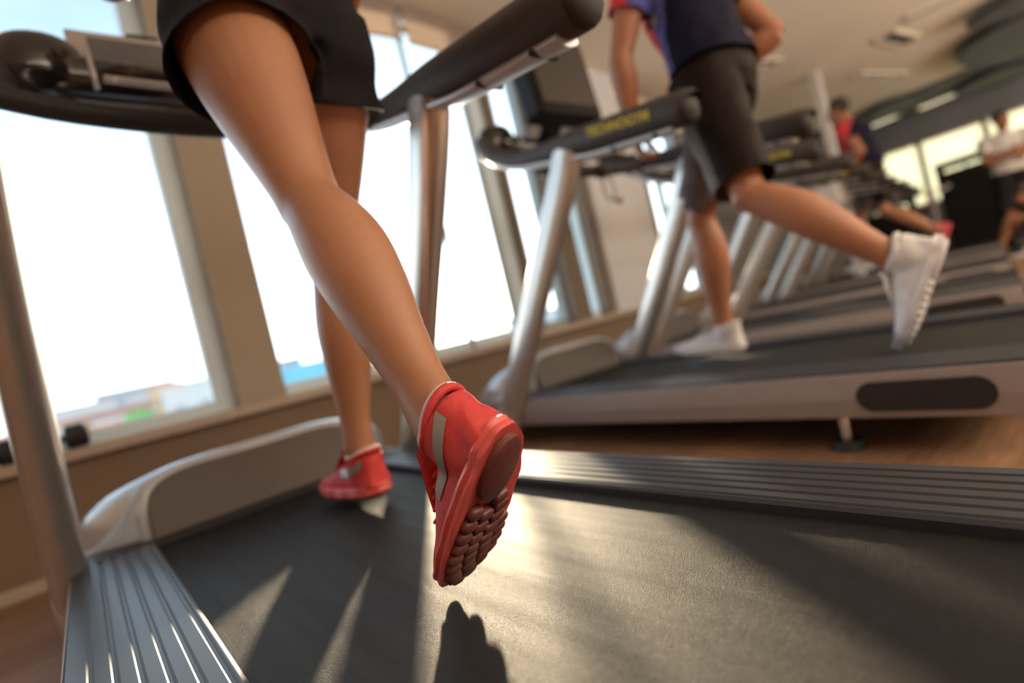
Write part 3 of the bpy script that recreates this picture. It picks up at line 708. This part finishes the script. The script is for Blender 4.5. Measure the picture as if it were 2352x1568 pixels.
def person(name, label, J, k=1.0, skin='skin', fem=False, vox=.0065, cloth=None):
    root = V(J['root']); e = empty(name, root); tag(e, label, 'person')
    body = bmesh.new()
    nk, ch, pv = V(J['neck']), V(J['chest']), V(J['pelvis'])
    rt = (V(J['hipR'])-V(J['hipL'])).normalized(); srt = (V(J['shR'])-V(J['shL'])).normalized()
    fw = V((0, 0, 1)).cross(rt)
    if fw.dot(V(J['facing'])) < 0: fw = -fw
    hw = .155 if not fem else .158; sw = .175 if not fem else .15
    tor = [(*(pv-V((0, 0, .06))), .10*k, .085*k), (*(pv), hw*k, .105*k), (*pv.lerp(ch, .35), (.135 if not fem else .118)*k, .095*k), (*pv.lerp(ch, .7), .155*k*(1 if not fem else .9), .11*k), (*ch, sw*k, .115*k), (*ch.lerp(nk, .5), sw*1.02*k, .095*k), (*ch.lerp(nk, .85), .10*k, .065*k), (*nk, .058*k, .06*k), (*nk.lerp(V(J['head']), .6), .054*k, .058*k)]
    tube(body, tor, side=rt.lerp(srt, .5), n=28, sub=4)
    for s in 'LR':
        h, kn, an = V(J['hip'+s]), V(J['knee'+s]), V(J['ankle'+s]); sd = rt
        tl = 1.0 if fem else .93
        back = -(V(J['kfront'+s])-V(J['kfront'+s]).project(kn-h)).normalized() if 'kfront'+s in J else -fw
        limb(body, h, kn, [(-.12, .085*k, .095*k), (.05, .098*k*tl, .105*k*tl), (.25, .093*k*tl, .098*k*tl), (.5, .079*k*tl, .084*k*tl), (.75, .062*k, .064*k), (.92, .052*k, .052*k), (1.03, .049*k, .050*k)], rt)
        limb(body, kn, an, [(-.06, .046*k, .050*k, 0), (.06, .048*k, .052*k, .2), (.2, .057*k, .059*k, .8), (.34, .061*k, .063*k, 1), (.5, .055*k, .057*k, .8), (.68, .043*k, .046*k, .4), (.85, .034*k, .039*k, .1), (.96, .034*k, .041*k, 0), (1.05, .036*k, .041*k, 0)], rt, back*.016*k)
        ball(body, kn-back*.022*k, (.036*k, .034*k, .040*k), 14)
        f = V(J['foot'+s][1]).normalized(); hl = V(J['foot'+s][0]); up = V(J['foot'+s][2]); up = (up-f*up.dot(f)).normalized()
        tube(body, [(*an, .031*k, .036*k), (*(hl+f*.05+up*.075), .028, .034), (*(hl+f*.055+up*.05), .025, .032), (*(hl+f*.10+up*.042), .022, .016)], side=f.cross(up), n=14)
        sh, el, wr = V(J['sh'+s]), V(J['el'+s]), V(J['wr'+s]); q = .86 if fem else 1
        limb(body, sh, el, [(-.12, .048*k*q, .05*k*q), (.05, .056*k*q, .058*k*q), (.35, .050*k*q, .053*k*q), (.6, .045*k*q, .047*k*q), (.9, .037*k*q, .040*k*q), (1.04, .036*k*q, .038*k*q)], rt)
        limb(body, el, wr, [(-.05, .036*k*q, .038*k*q), (.2, .043*k*q, .045*k*q), (.45, .038*k*q, .041*k*q), (.8, .028*k*q, .026*k*q), (1.0, .027*k*q, .021*k*q), (1.1, .028*k*q, .02*k*q)], rt)
        hd, hn, cu = J['hand'+s]; d_, n_, s_ = frame_of(hd, hn)
        hand(body, wr, hd, hn, J.get('thumb'+s, 1), cu, k*.98)
        tube(body, [(*ch.lerp(nk, .62), .05*k, .06*k), (*(sh+V((0, 0, .0))), .055*k*q, .058*k*q)], side=V((0, 1, 0)), n=14, sub=1)
    P, rot = head_parts(J, body, k)
    body = remesh(body, vox, 7, .5)
    for v in body.verts: v.co -= root
    o = fin('body', body, skin, e, smooth=True)
    # face details and hair
    for s in (-1, 1):
        b_ = bmesh.new(); ball(b_, P(s*.031, .078, .0)-root, .0115*k, 10); fin('eye', b_, 'eye', e, smooth=True)
    b_ = bmesh.new(); ball(b_, P(0, .0925, -.062)-root, (.022*k, .006*k, .006*k), 10, rot); fin('mouth', b_, 'lips', e, smooth=True)
    hb = bmesh.new(); ball(hb, P(0, -.020, .038), (.081*k, .099*k, .093*k), 30, rot)
    if fem:
        tube(hb, [(*P(0, -.10, .06), .03, .03), (*P(0, -.15, .04), .035, .035), (*P(0, -.18, -.04), .03, .03), (*P(0, -.17, -.14), .012, .012)], n=12)
    hr = remesh(hb, .008, 3)
    c_, n__ = P(0, .052, .035), (P(0, 1, -.75)-P(0, 0, 0)); cut(hr, c_, n__, .5)
    folds(hr, .004*k, 40, 5)
    for v in hr.verts: v.co -= root
    solid(fin('hair', hr, 'hair', e, smooth=True), .006)
    return e, root, rt, fw
def garment(e, root, name, mt, build, cuts, vox=.008, amp=.004, fs=9, th=.003, seed=0, label=None, assign=None, smooth=6):
    bm = bmesh.new(); build(bm); bm = remesh(bm, vox, smooth)
    folds(bm, amp, fs, seed)
    for c in cuts: cut(bm, *c)
    for v in bm.verts: v.co -= root
    bmesh.ops.recalc_face_normals(bm, faces=bm.faces)
    if assign:
        for f in bm.faces: f.material_index = assign(f.calc_center_median()+root)
    me = bpy.data.meshes.new(name); bm.to_mesh(me); bm.free()
    o = link(name, me, mt, e, smooth=True); solid(o, th)
    if label: o['label'] = label
    return o
def shorts(e, root, J, k, rt, mt, tmax, flare, hemr, amp, seed, assign=None, label=None, wz=.10):
    pv = V(J['pelvis'])
    def bld(bm):
        tube(bm, [(*(pv-V((0, 0, .09))), .13*k, .10*k), (*(pv-V((0, 0, .03))), .172*k, .125*k), (*(pv+V((0, 0, .03))), .168*k, .122*k), (*(pv+V((0, 0, wz+.05))), .14*k, .108*k)], side=rt, n=28)
        for s in 'LR':
            h, kn = V(J['hip'+s]), V(J['knee'+s]); t2 = tmax[s]+.09
            limb(bm, h, kn, [(-.14, .095*k, .105*k), (.02, .112*k, .120*k), (tmax[s]*.6, hemr*k*.98, hemr*k*1.02), (tmax[s], hemr*k*flare, hemr*k*flare), (t2, hemr*k*flare*1.02, hemr*k*flare*1.02)], rt)
    cuts = [(pv+V((0, 0, wz)), (0, 0, 1), .35)]
    for s in 'LR':
        h, kn = V(J['hip'+s]), V(J['knee'+s]); cuts.append((h.lerp(kn, tmax[s]), (kn-h), .28, (pv, rt*(1 if s == 'R' else -1))))
    return garment(e, root, 'shorts', mt, bld, cuts, amp=amp, seed=seed, assign=assign, label=label, vox=.0075)
def shirt(e, root, J, k, rt, mt, assign=None, amp=.006, seed=2, sleeve=.55, low=.02, label=None, loose=1.1):
    pv, ch, nk = V(J['pelvis']), V(J['chest']), V(J['neck'])
    def bld(bm):
        tube(bm, [(*(pv+V((0, 0, low-.06))), .168*k*loose, .128*k*loose), (*(pv+V((0, 0, low))), .168*k*loose, .128*k*loose), (*pv.lerp(ch, .35), .152*k*loose, .115*k*loose), (*pv.lerp(ch, .7), .165*k*loose, .125*k*loose), (*ch, .183*k*loose, .128*k*loose), (*ch.lerp(nk, .5), .185*k, .108*k), (*ch.lerp(nk, .85), .115*k, .08*k), (*nk, .07*k, .07*k), (*(nk+V((0, 0, .03))), .07*k, .07*k)], side=rt, n=30)
        for s in 'LR':
            sh, el = V(J['sh'+s]), V(J['el'+s])
            limb(bm, sh, el, [(-.2, .055*k, .06*k), (.05, .070*k, .074*k), (sleeve, .064*k, .070*k), (sleeve+.15, .066*k, .072*k)], rt)
            tube(bm, [(*ch.lerp(nk, .6), .06*k, .07*k), (*sh, .066*k, .07*k)], side=V((0, 1, 0)), n=14, sub=1)
    cuts = [(pv+V((0, 0, low)), (0, 0, -1), .35), (nk+V((0, 0, .005)), (0, 0, 1), .13)]
    for s in 'LR':
        sh, el = V(J['sh'+s]), V(J['el'+s]); cuts.append((sh.lerp(el, sleeve), (el-sh), .10))
    return garment(e, root, 'shirt', mt, bld, cuts, amp=amp, seed=seed, assign=assign, label=label)

# --- the runner in the foreground (only her legs, shorts and shoes are in the picture)
JW = dict(root=(.39, .95, .2), facing=(0, 1, 0), pelvis=(.415, .965, 1.17), chest=(.40, 1.03, 1.47), neck=(.40, 1.06, 1.64), head=(.40, 1.10, 1.765), face=(0, 1, -.05),
          hipL=(.325, .965, 1.13), hipR=(.495, .985, 1.13), kneeL=(.327, .796, .762), kneeR=(.492, 1.165, .735), ankleL=(.317, .552, .420), ankleR=(.462, 1.185, .340),
          shL=(.25, 1.06, 1.57), shR=(.55, 1.04, 1.57), elL=(.20, 1.22, 1.36), wrL=(.26, 1.40, 1.47), elR=(.61, .86, 1.38), wrR=(.60, 1.04, 1.235),
          handL=((.1, .6, .7), (-.8, .3, 0), 1.1), handR=((-.1, .95, .15), (.95, 0, .2), 1.2), thumbL=1, thumbR=-1, kfrontL=(0, 1, .3), kfrontR=(0, 1, 0),
          footL=((.330, .446, .395), (-.0, .66, -.75), (-.16, .74, .65)), footR=((.470, 1.135, .222), (-.08, 1, -.02), (0, .02, 1)))
W_, rw, rtw, fww = person('person', 'person running in the foreground, bare legs, short dark shorts and red running shoes', JW, .97, 'skin', True, .0055)
shorts(W_, rw, JW, .97, rtw, 'shorts_w', dict(L=.25, R=.24), 1.12, .112, .004, 1, label='short charcoal shorts')
shirt(W_, rw, JW, .93, rtw, 'shorts_w', sleeve=.3, low=.06)
shoe(W_, V(JW['footL'][0])-rw, *JW['footL'][1:], 'sred', 'sred2', 'sdark', 'red running shoe with a grey reflective stripe, sole turned to view', L_=.93)
shoe(W_, V(JW['footR'][0])-rw, *JW['footR'][1:], 'sred', 'sred2', 'sdark', 'red running shoe set flat on the belt', L_=.96)
# --- the runner on the second treadmill
JM = dict(root=(1.9, .9, .2), facing=(0, 1, 0), pelvis=(1.895, .90, 1.20), chest=(1.90, .955, 1.50), neck=(1.90, 1.01, 1.70), head=(1.90, 1.055, 1.835), face=(0, 1, -.05),
          hipL=(1.81, .91, 1.15), hipR=(1.97, .93, 1.15), kneeL=(1.725, .80, .742), kneeR=(1.955, 1.11, .755), ankleL=(1.790, .455, .430), ankleR=(2.0, 1.144, .335),
          shL=(1.715, 1.0, 1.60), shR=(2.085, .93, 1.60), elL=(1.640, 1.085, 1.32), wrL=(1.675, 1.125, 1.085), elR=(2.135, .775, 1.315), wrR=(2.05, 1.00, 1.24),
          handL=((.12, -.02, -1), (-.6, .75, 0), .75), handR=((-.3, .95, .1), (.9, .2, .2), 1.1), thumbL=-1, thumbR=-1, kfrontL=(0, 1, .2), kfrontR=(0, 1, 0),
          footL=((1.800, .362, .468), (-.14, .42, -.90), (-.1, .9, .42)), footR=((2.0, 1.085, .222), (.02, 1, .06), (0, -.06, 1)))
def shift(J, d, sc=1):
    o = {}; d = V(d); r = V(J['root'])
    for a, b in J.items():
        if a.startswith(('hand', 'thumb', 'face', 'kfront', 'facing')): o[a] = b
        elif a.startswith('foot'): o[a] = ((V(b[0])-r)*sc+r+d, b[1], b[2])
        else: o[a] = (V(b)-r)*sc+r+d
    return o
def jersey(J, side_w=.10):
    pv = V(J['pelvis']); rt = (V(J['hipR'])-V(J['hipL'])).normalized()
    def f(p):
        y = p.y-pv.y; z = p.z-pv.z
        if y > .105: return 1
        if y > .045+.02*math.sin(z*18) and z < .42: return 2
        return 0
    return f
def panels(J):
    def f(p):
        for s in 'LR':
            h, kn = V(J['hip'+s]), V(J['knee'+s]); ax = (kn-h).normalized(); t = (p-h).dot(ax)
            r = (p-h)-ax*t
            if t > .03 and r.y > .035 and r.z > -.2: return 1
        return 0
    return f
M1, rm, rtm, fwm = person('person', 'person running on the second treadmill, navy jersey, black shorts and white shoes', JM, 1.03, 'skin_m', False, .0065)
shorts(M1, rm, JM, 1.0, rtm, ['shorts_m', 'panel_m'], dict(L=.90, R=.84), 1.0, .098, .007, 4, assign=panels(JM), label='black knee-length shorts with grey side panels')
shirt(M1, rm, JM, 1.0, rtm, ['navy', 'redcloth', 'blue_print'], assign=jersey(JM), amp=.008, sleeve=.5, low=.03, label='navy jersey with blue and red front')
shoe(M1, V(JM['footL'][0])-rm, *JM['footL'][1:], 'swhite', 'swhite2', 'swhite2', 'white running shoe kicked up behind', L_=1.06)
shoe(M1, V(JM['footR'][0])-rm, *JM['footR'][1:], 'swhite', 'swhite2', 'swhite2', 'white running shoe flat on the belt', L_=1.06)
# --- the far runner
J2 = shift(JM, (4.30, .80, .05), .985)
J2['elL'] = V(J2['shL'])+V((-.06, -.13, -.24)); J2['wrL'] = J2['elL']+V((.05, .17, -.16)); J2['handL'] = ((.1, .8, -.5), (-.9, 0, 0), 1.1)
J2['elR'] = V(J2['shR'])+V((.05, .12, -.25)); J2['wrR'] = J2['elR']+V((-.06, .2, .08))
M2, r2, rt2, fw2 = person('person', 'person running on a treadmill far down the row, dark hair, red and navy jersey', J2, .97, 'skin_m', False, .009)
shorts(M2, r2, J2, .95, rt2, ['shorts_m', 'panel_m'], dict(L=.86, R=.8), 1.0, .098, .007, 7, assign=panels(J2))
def jer2(p):
    y = p.y-J2['pelvis'].y; return 1 if y > .03 else 0
shirt(M2, r2, J2, .97, rt2, ['navy', 'redcloth'], assign=jer2, sleeve=.5, low=.03)
shoe(M2, V(J2['footL'][0])-r2, *J2['footL'][1:], 'sred', 'sred2', 'sdark', 'red running shoe', lugs=False)
shoe(M2, V(J2['footR'][0])-r2, *J2['footR'][1:], 'swhite', 'swhite2', 'swhite2', 'white running shoe', lugs=False)
# --- standing, arms folded, looking at the room
J3 = dict(root=(9.15, 1.1, 0), facing=(-.9, -.4, 0), pelvis=(9.15, 1.1, .98), chest=(9.15, 1.1, 1.27), neck=(9.13, 1.09, 1.47), head=(9.10, 1.08, 1.60), face=(-.85, -.5, -.05),
          hipL=(9.19, 1.02, .93), hipR=(9.11, 1.18, .93), kneeL=(9.20, 1.01, .50), kneeR=(9.08, 1.21, .50), ankleL=(9.22, 1.0, .10), ankleR=(9.07, 1.24, .10),
          shL=(9.22, .92, 1.39), shR=(9.08, 1.28, 1.39), elL=(9.10, .83, 1.14), elR=(8.94, 1.27, 1.14), wrL=(8.93, 1.02, 1.17), wrR=(8.98, 1.03, 1.21),
          handL=((-.1, .9, .2), (-.9, -.2, 0), .6), handR=((.1, -.9, .2), (-.9, -.4, 0), .6), thumbL=1, thumbR=-1, kfrontL=(-1, -.4, 0), kfrontR=(-1, -.4, 0),
          footL=((9.28, 1.02, .002), (-.9, -.42, 0), (0, 0, 1)), footR=((9.14, 1.26, .002), (-.9, -.3, 0), (0, 0, 1)))
M3, r3, rt3, fw3 = person('person', 'person standing at the far right with folded arms, white top and dark trousers', J3, .98, 'skin_m', False, .010)
shorts(M3, r3, J3, 1.0, rt3, 'blackcloth', dict(L=1.0, R=1.0), 1.0, .09, .004, 3)
def trow(bm):
    for s in 'LR': limb(bm, V(J3['knee'+s])+V((0, 0, .06)), V(J3['ankle'+s])-V((0, 0, .05)), [(0, .075, .08), (.5, .065, .075), (1, .055, .065)], rt3)
garment(M3, r3, 'trousers', 'blackcloth', trow, [((9.15, 1.1, .07), (0, 0, -1), .4)], vox=.01)
shirt(M3, r3, J3, 1.0, rt3, 'whitecloth', sleeve=.6, low=.0, label='loose white top')
for s in 'LR': shoe(M3, V(J3['foot'+s][0])-r3, *J3['foot'+s][1:], 'dark', 'swhite2', 'dark', 'dark shoe', lugs=False)
# --- seated low, bent forward, dark clothes
J4 = dict(root=(8.35, 1.0, 0), facing=(-.5, .85, 0), pelvis=(8.35, .93, .34), chest=(8.22, 1.04, .52), neck=(8.09, 1.14, .62), head=(8.00, 1.22, .66), face=(-.6, .6, -.5),
          hipL=(8.29, .87, .34), hipR=(8.43, .97, .34), kneeL=(8.02, 1.10, .50), kneeR=(8.14, 1.36, .48), ankleL=(7.86, 1.25, .12), ankleR=(8.02, 1.50, .12),
          shL=(8.04, 1.0, .57), shR=(8.26, 1.25, .57), elL=(7.92, 1.08, .40), elR=(8.14, 1.35, .36), wrL=(7.90, 1.24, .42), wrR=(7.98, 1.30, .40),
          handL=((-.2, .9, .1), (-.5, 0, .9), .9), handR=((-.9, .3, .1), (0, 0, 1), .9), thumbL=1, thumbR=-1, kfrontL=(0, .5, 1), kfrontR=(0, .5, 1),
          footL=((7.90, 1.20, .002), (-.5, .85, 0), (0, 0, 1)), footR=((8.06, 1.45, .002), (-.4, .9, 0), (0, 0, 1)))
J4 = shift(J4, (.32, -.28, 0))
M4, r4, rt4, fw4 = person('person', 'person seated low at the far right, bent forward, in dark clothes', J4, .95, 'skin_m', False, .011)
shorts(M4, r4, J4, .95, rt4, 'blackcloth', dict(L=.95, R=.95), 1.0, .09, .004, 9)
shirt(M4, r4, J4, .95, rt4, 'blackcloth', sleeve=.7, low=.0)
for s in 'LR': shoe(M4, V(J4['foot'+s][0])-r4, *J4['foot'+s][1:], 'dark', 'swhite2', 'dark', 'dark shoe', lugs=False)

# ------------------------------------------------------------------ gym machines at the far right
def bench():
    t = empty('exercise_bench', (8.68, .64, 0), .5)
    fin('seat_pad', bx(-.17, .17, -.45, .25, .20, .26), 'dark', t, bev=.02)
    for y in (-.38, .18):
        fin('leg', bx(-.03, .03, y-.03, y+.03, .03, .20), 'silver', t); fin('foot_bar', bx(-.22, .22, y-.03, y+.03, 0, .03), 'dark', t)
    return tag(t, 'low black exercise bench under the seated person', 'bench')
bench()
def station(x, y, rz, label, h=1.15):
    t = empty('weight_machine', (x, y, 0), rz)
    for sx in (-.42, .42):
        fin('upright', bx(sx-.04, sx+.04, -.04, .04, .05, h), 'dark', t, bev=.006); fin('foot_bar', bx(sx-.05, sx+.05, -.4, .4, 0, .06), 'dark', t, bev=.006)
    fin('top_beam', bx(-.46, .46, -.06, .06, h, h+.1), 'dark', t, bev=.01)
    for i in range(9): fin('weight_plate', bx(-.16, .16, -.05, .05, .1+.045*i, .138+.045*i), 'gloss', t)
    for sx in (-.1, .1):
        bm = bmesh.new(); cyl(bm, (sx, 0, .06), (sx, 0, h), .012, 10); fin('guide_rod', bm, 'chrome', t, smooth=True)
    fin('shroud', bx(-.38, .38, .06, .10, .15, h-.05), 'dark', t, bev=.01)
    fin('seat_pad', bx(-.18, .18, -.55, -.2, .42, .50), 'dark', t, bev=.02); fin('back_pad', bx(-.16, .16, -.22, -.14, .52, 1.0), 'dark', t, bev=.02)
    fin('seat_post', bx(-.04, .04, -.42, -.34, .05, .42), 'dark', t)
    return tag(t, label, 'exercise machine')
station(10.3, 2.75, 1.2, 'black weight machine below the left end of the yellow windows', 1.0)
station(10.05, 1.55, 1.3, 'tall black weight machine left of the person with folded arms', 1.32)
station(10.3, .35, 1.3, 'black weight machine behind the person with folded arms', 1.2)
def bike(x, y, rz, label):
    t = empty('exercise_bike', (x, y, 0), rz)
    fin('foot_bar', bx(-.25, .25, -.45, -.38, 0, .05), 'dark', t, bev=.01); fin('foot_bar', bx(-.25, .25, .38, .45, 0, .05), 'dark', t, bev=.01)
    bm = bmesh.new(); tube(bm, [(0, -.42, .04, .03), (0, 0, .12, .035), (0, .42, .04, .03)], n=10); fin('frame', bm, 'dark', t, smooth=True)
    bm = bmesh.new(); cyl(bm, (-.05, .18, .34), (.05, .18, .34), .24, 28); fin('flywheel_cover', bm, 'dark', t, smooth=True, sharp=40)
    bm = bmesh.new(); tube(bm, [(0, -.05, .1, .03), (0, -.22, .55, .028), (0, -.28, .72, .022)], n=10); fin('seat_post', bm, 'silver', t, smooth=True)
    bm = bmesh.new(); tube(bm, [(0, -.42, .76, .09, .03), (0, -.3, .77, .07, .03), (0, -.14, .77, .02, .02)], n=12); fin('saddle', bm, 'dark', t, smooth=True)
    bm = bmesh.new(); tube(bm, [(0, .12, .3, .035), (0, .26, .8, .03), (0, .30, .98, .024)], n=10); fin('front_post', bm, 'silver', t, smooth=True)
    bm = bmesh.new(); tube(bm, [(-.2, .12, 1.05, .015), (-.2, .28, 1.0, .015), (0, .32, .98, .016), (.2, .28, 1.0, .015), (.2, .12, 1.05, .015)], n=8); fin('handlebar', bm, 'silver', t, smooth=True)
    bm = bmesh.new(); tube(bm, [(-.1, .0, .32, .012), (-.1, .0, .48, .012)], n=8, sub=1); fin('crank', bm, 'chrome', t)
    fin('pedal', bx(-.2, -.1, -.05, .05, .47, .495), 'dark', t); fin('pedal', bx(.1, .2, -.05, .05, .13, .155), 'dark', t)
    return tag(t, label, 'exercise bike')
bike(8.75, 2.75, 2.2, 'dark exercise bike nearest the grey front wall')
bike(9.1, 1.95, 2.0, 'dark exercise bike between the far runner and the weight machines')
# dumbbell lying on the window sill, at the left post
d = empty('dumbbell', (-.11, 2.565, SILL+.005), 0)
bm = bmesh.new(); cyl(bm, (-.11, 0, .045), (.11, 0, .045), .014, 12); fin('handle', bm, 'chrome', d, smooth=True)
for s in (-1, 1):
    bm = bmesh.new(); tube(bm, [(s*.058, 0, .045, .034), (s*.066, 0, .045, .044), (s*.118, 0, .045, .044), (s*.128, 0, .045, .034)], n=20, sub=1, side=V((0, 0, 1))); fin('weight_head', bm, 'dark', d, smooth=True, sharp=40)
tag(d, 'black dumbbell lying on the window sill behind the left treadmill post', 'dumbbell')
# towel over a far handlebar
bm = bmesh.new(); r = []
for i in range(9):
    zz = [(-.07, .80), (-.066, .88), (-.06, .98), (-.05, 1.06), (0, 1.095), (.05, 1.07), (.06, 1.0), (.066, .92), (.07, .86)][i]
    r.append([V((.8*zz[0]+.008*math.sin(k*1.3+i), -.1+.2*k/10+.004*math.sin(i*2+k), zz[1])) for k in range(11)])
loft(bm, r, cap=False, closed=False)
tw = fin('towel', bm, 'whitecloth', loc=(4.865-.40-.02, .235*3+.80, 0), smooth=True); solid(tw, .008)
tag(tw, 'white towel hanging over a handlebar in front of the far runner', 'towel')

#MORE
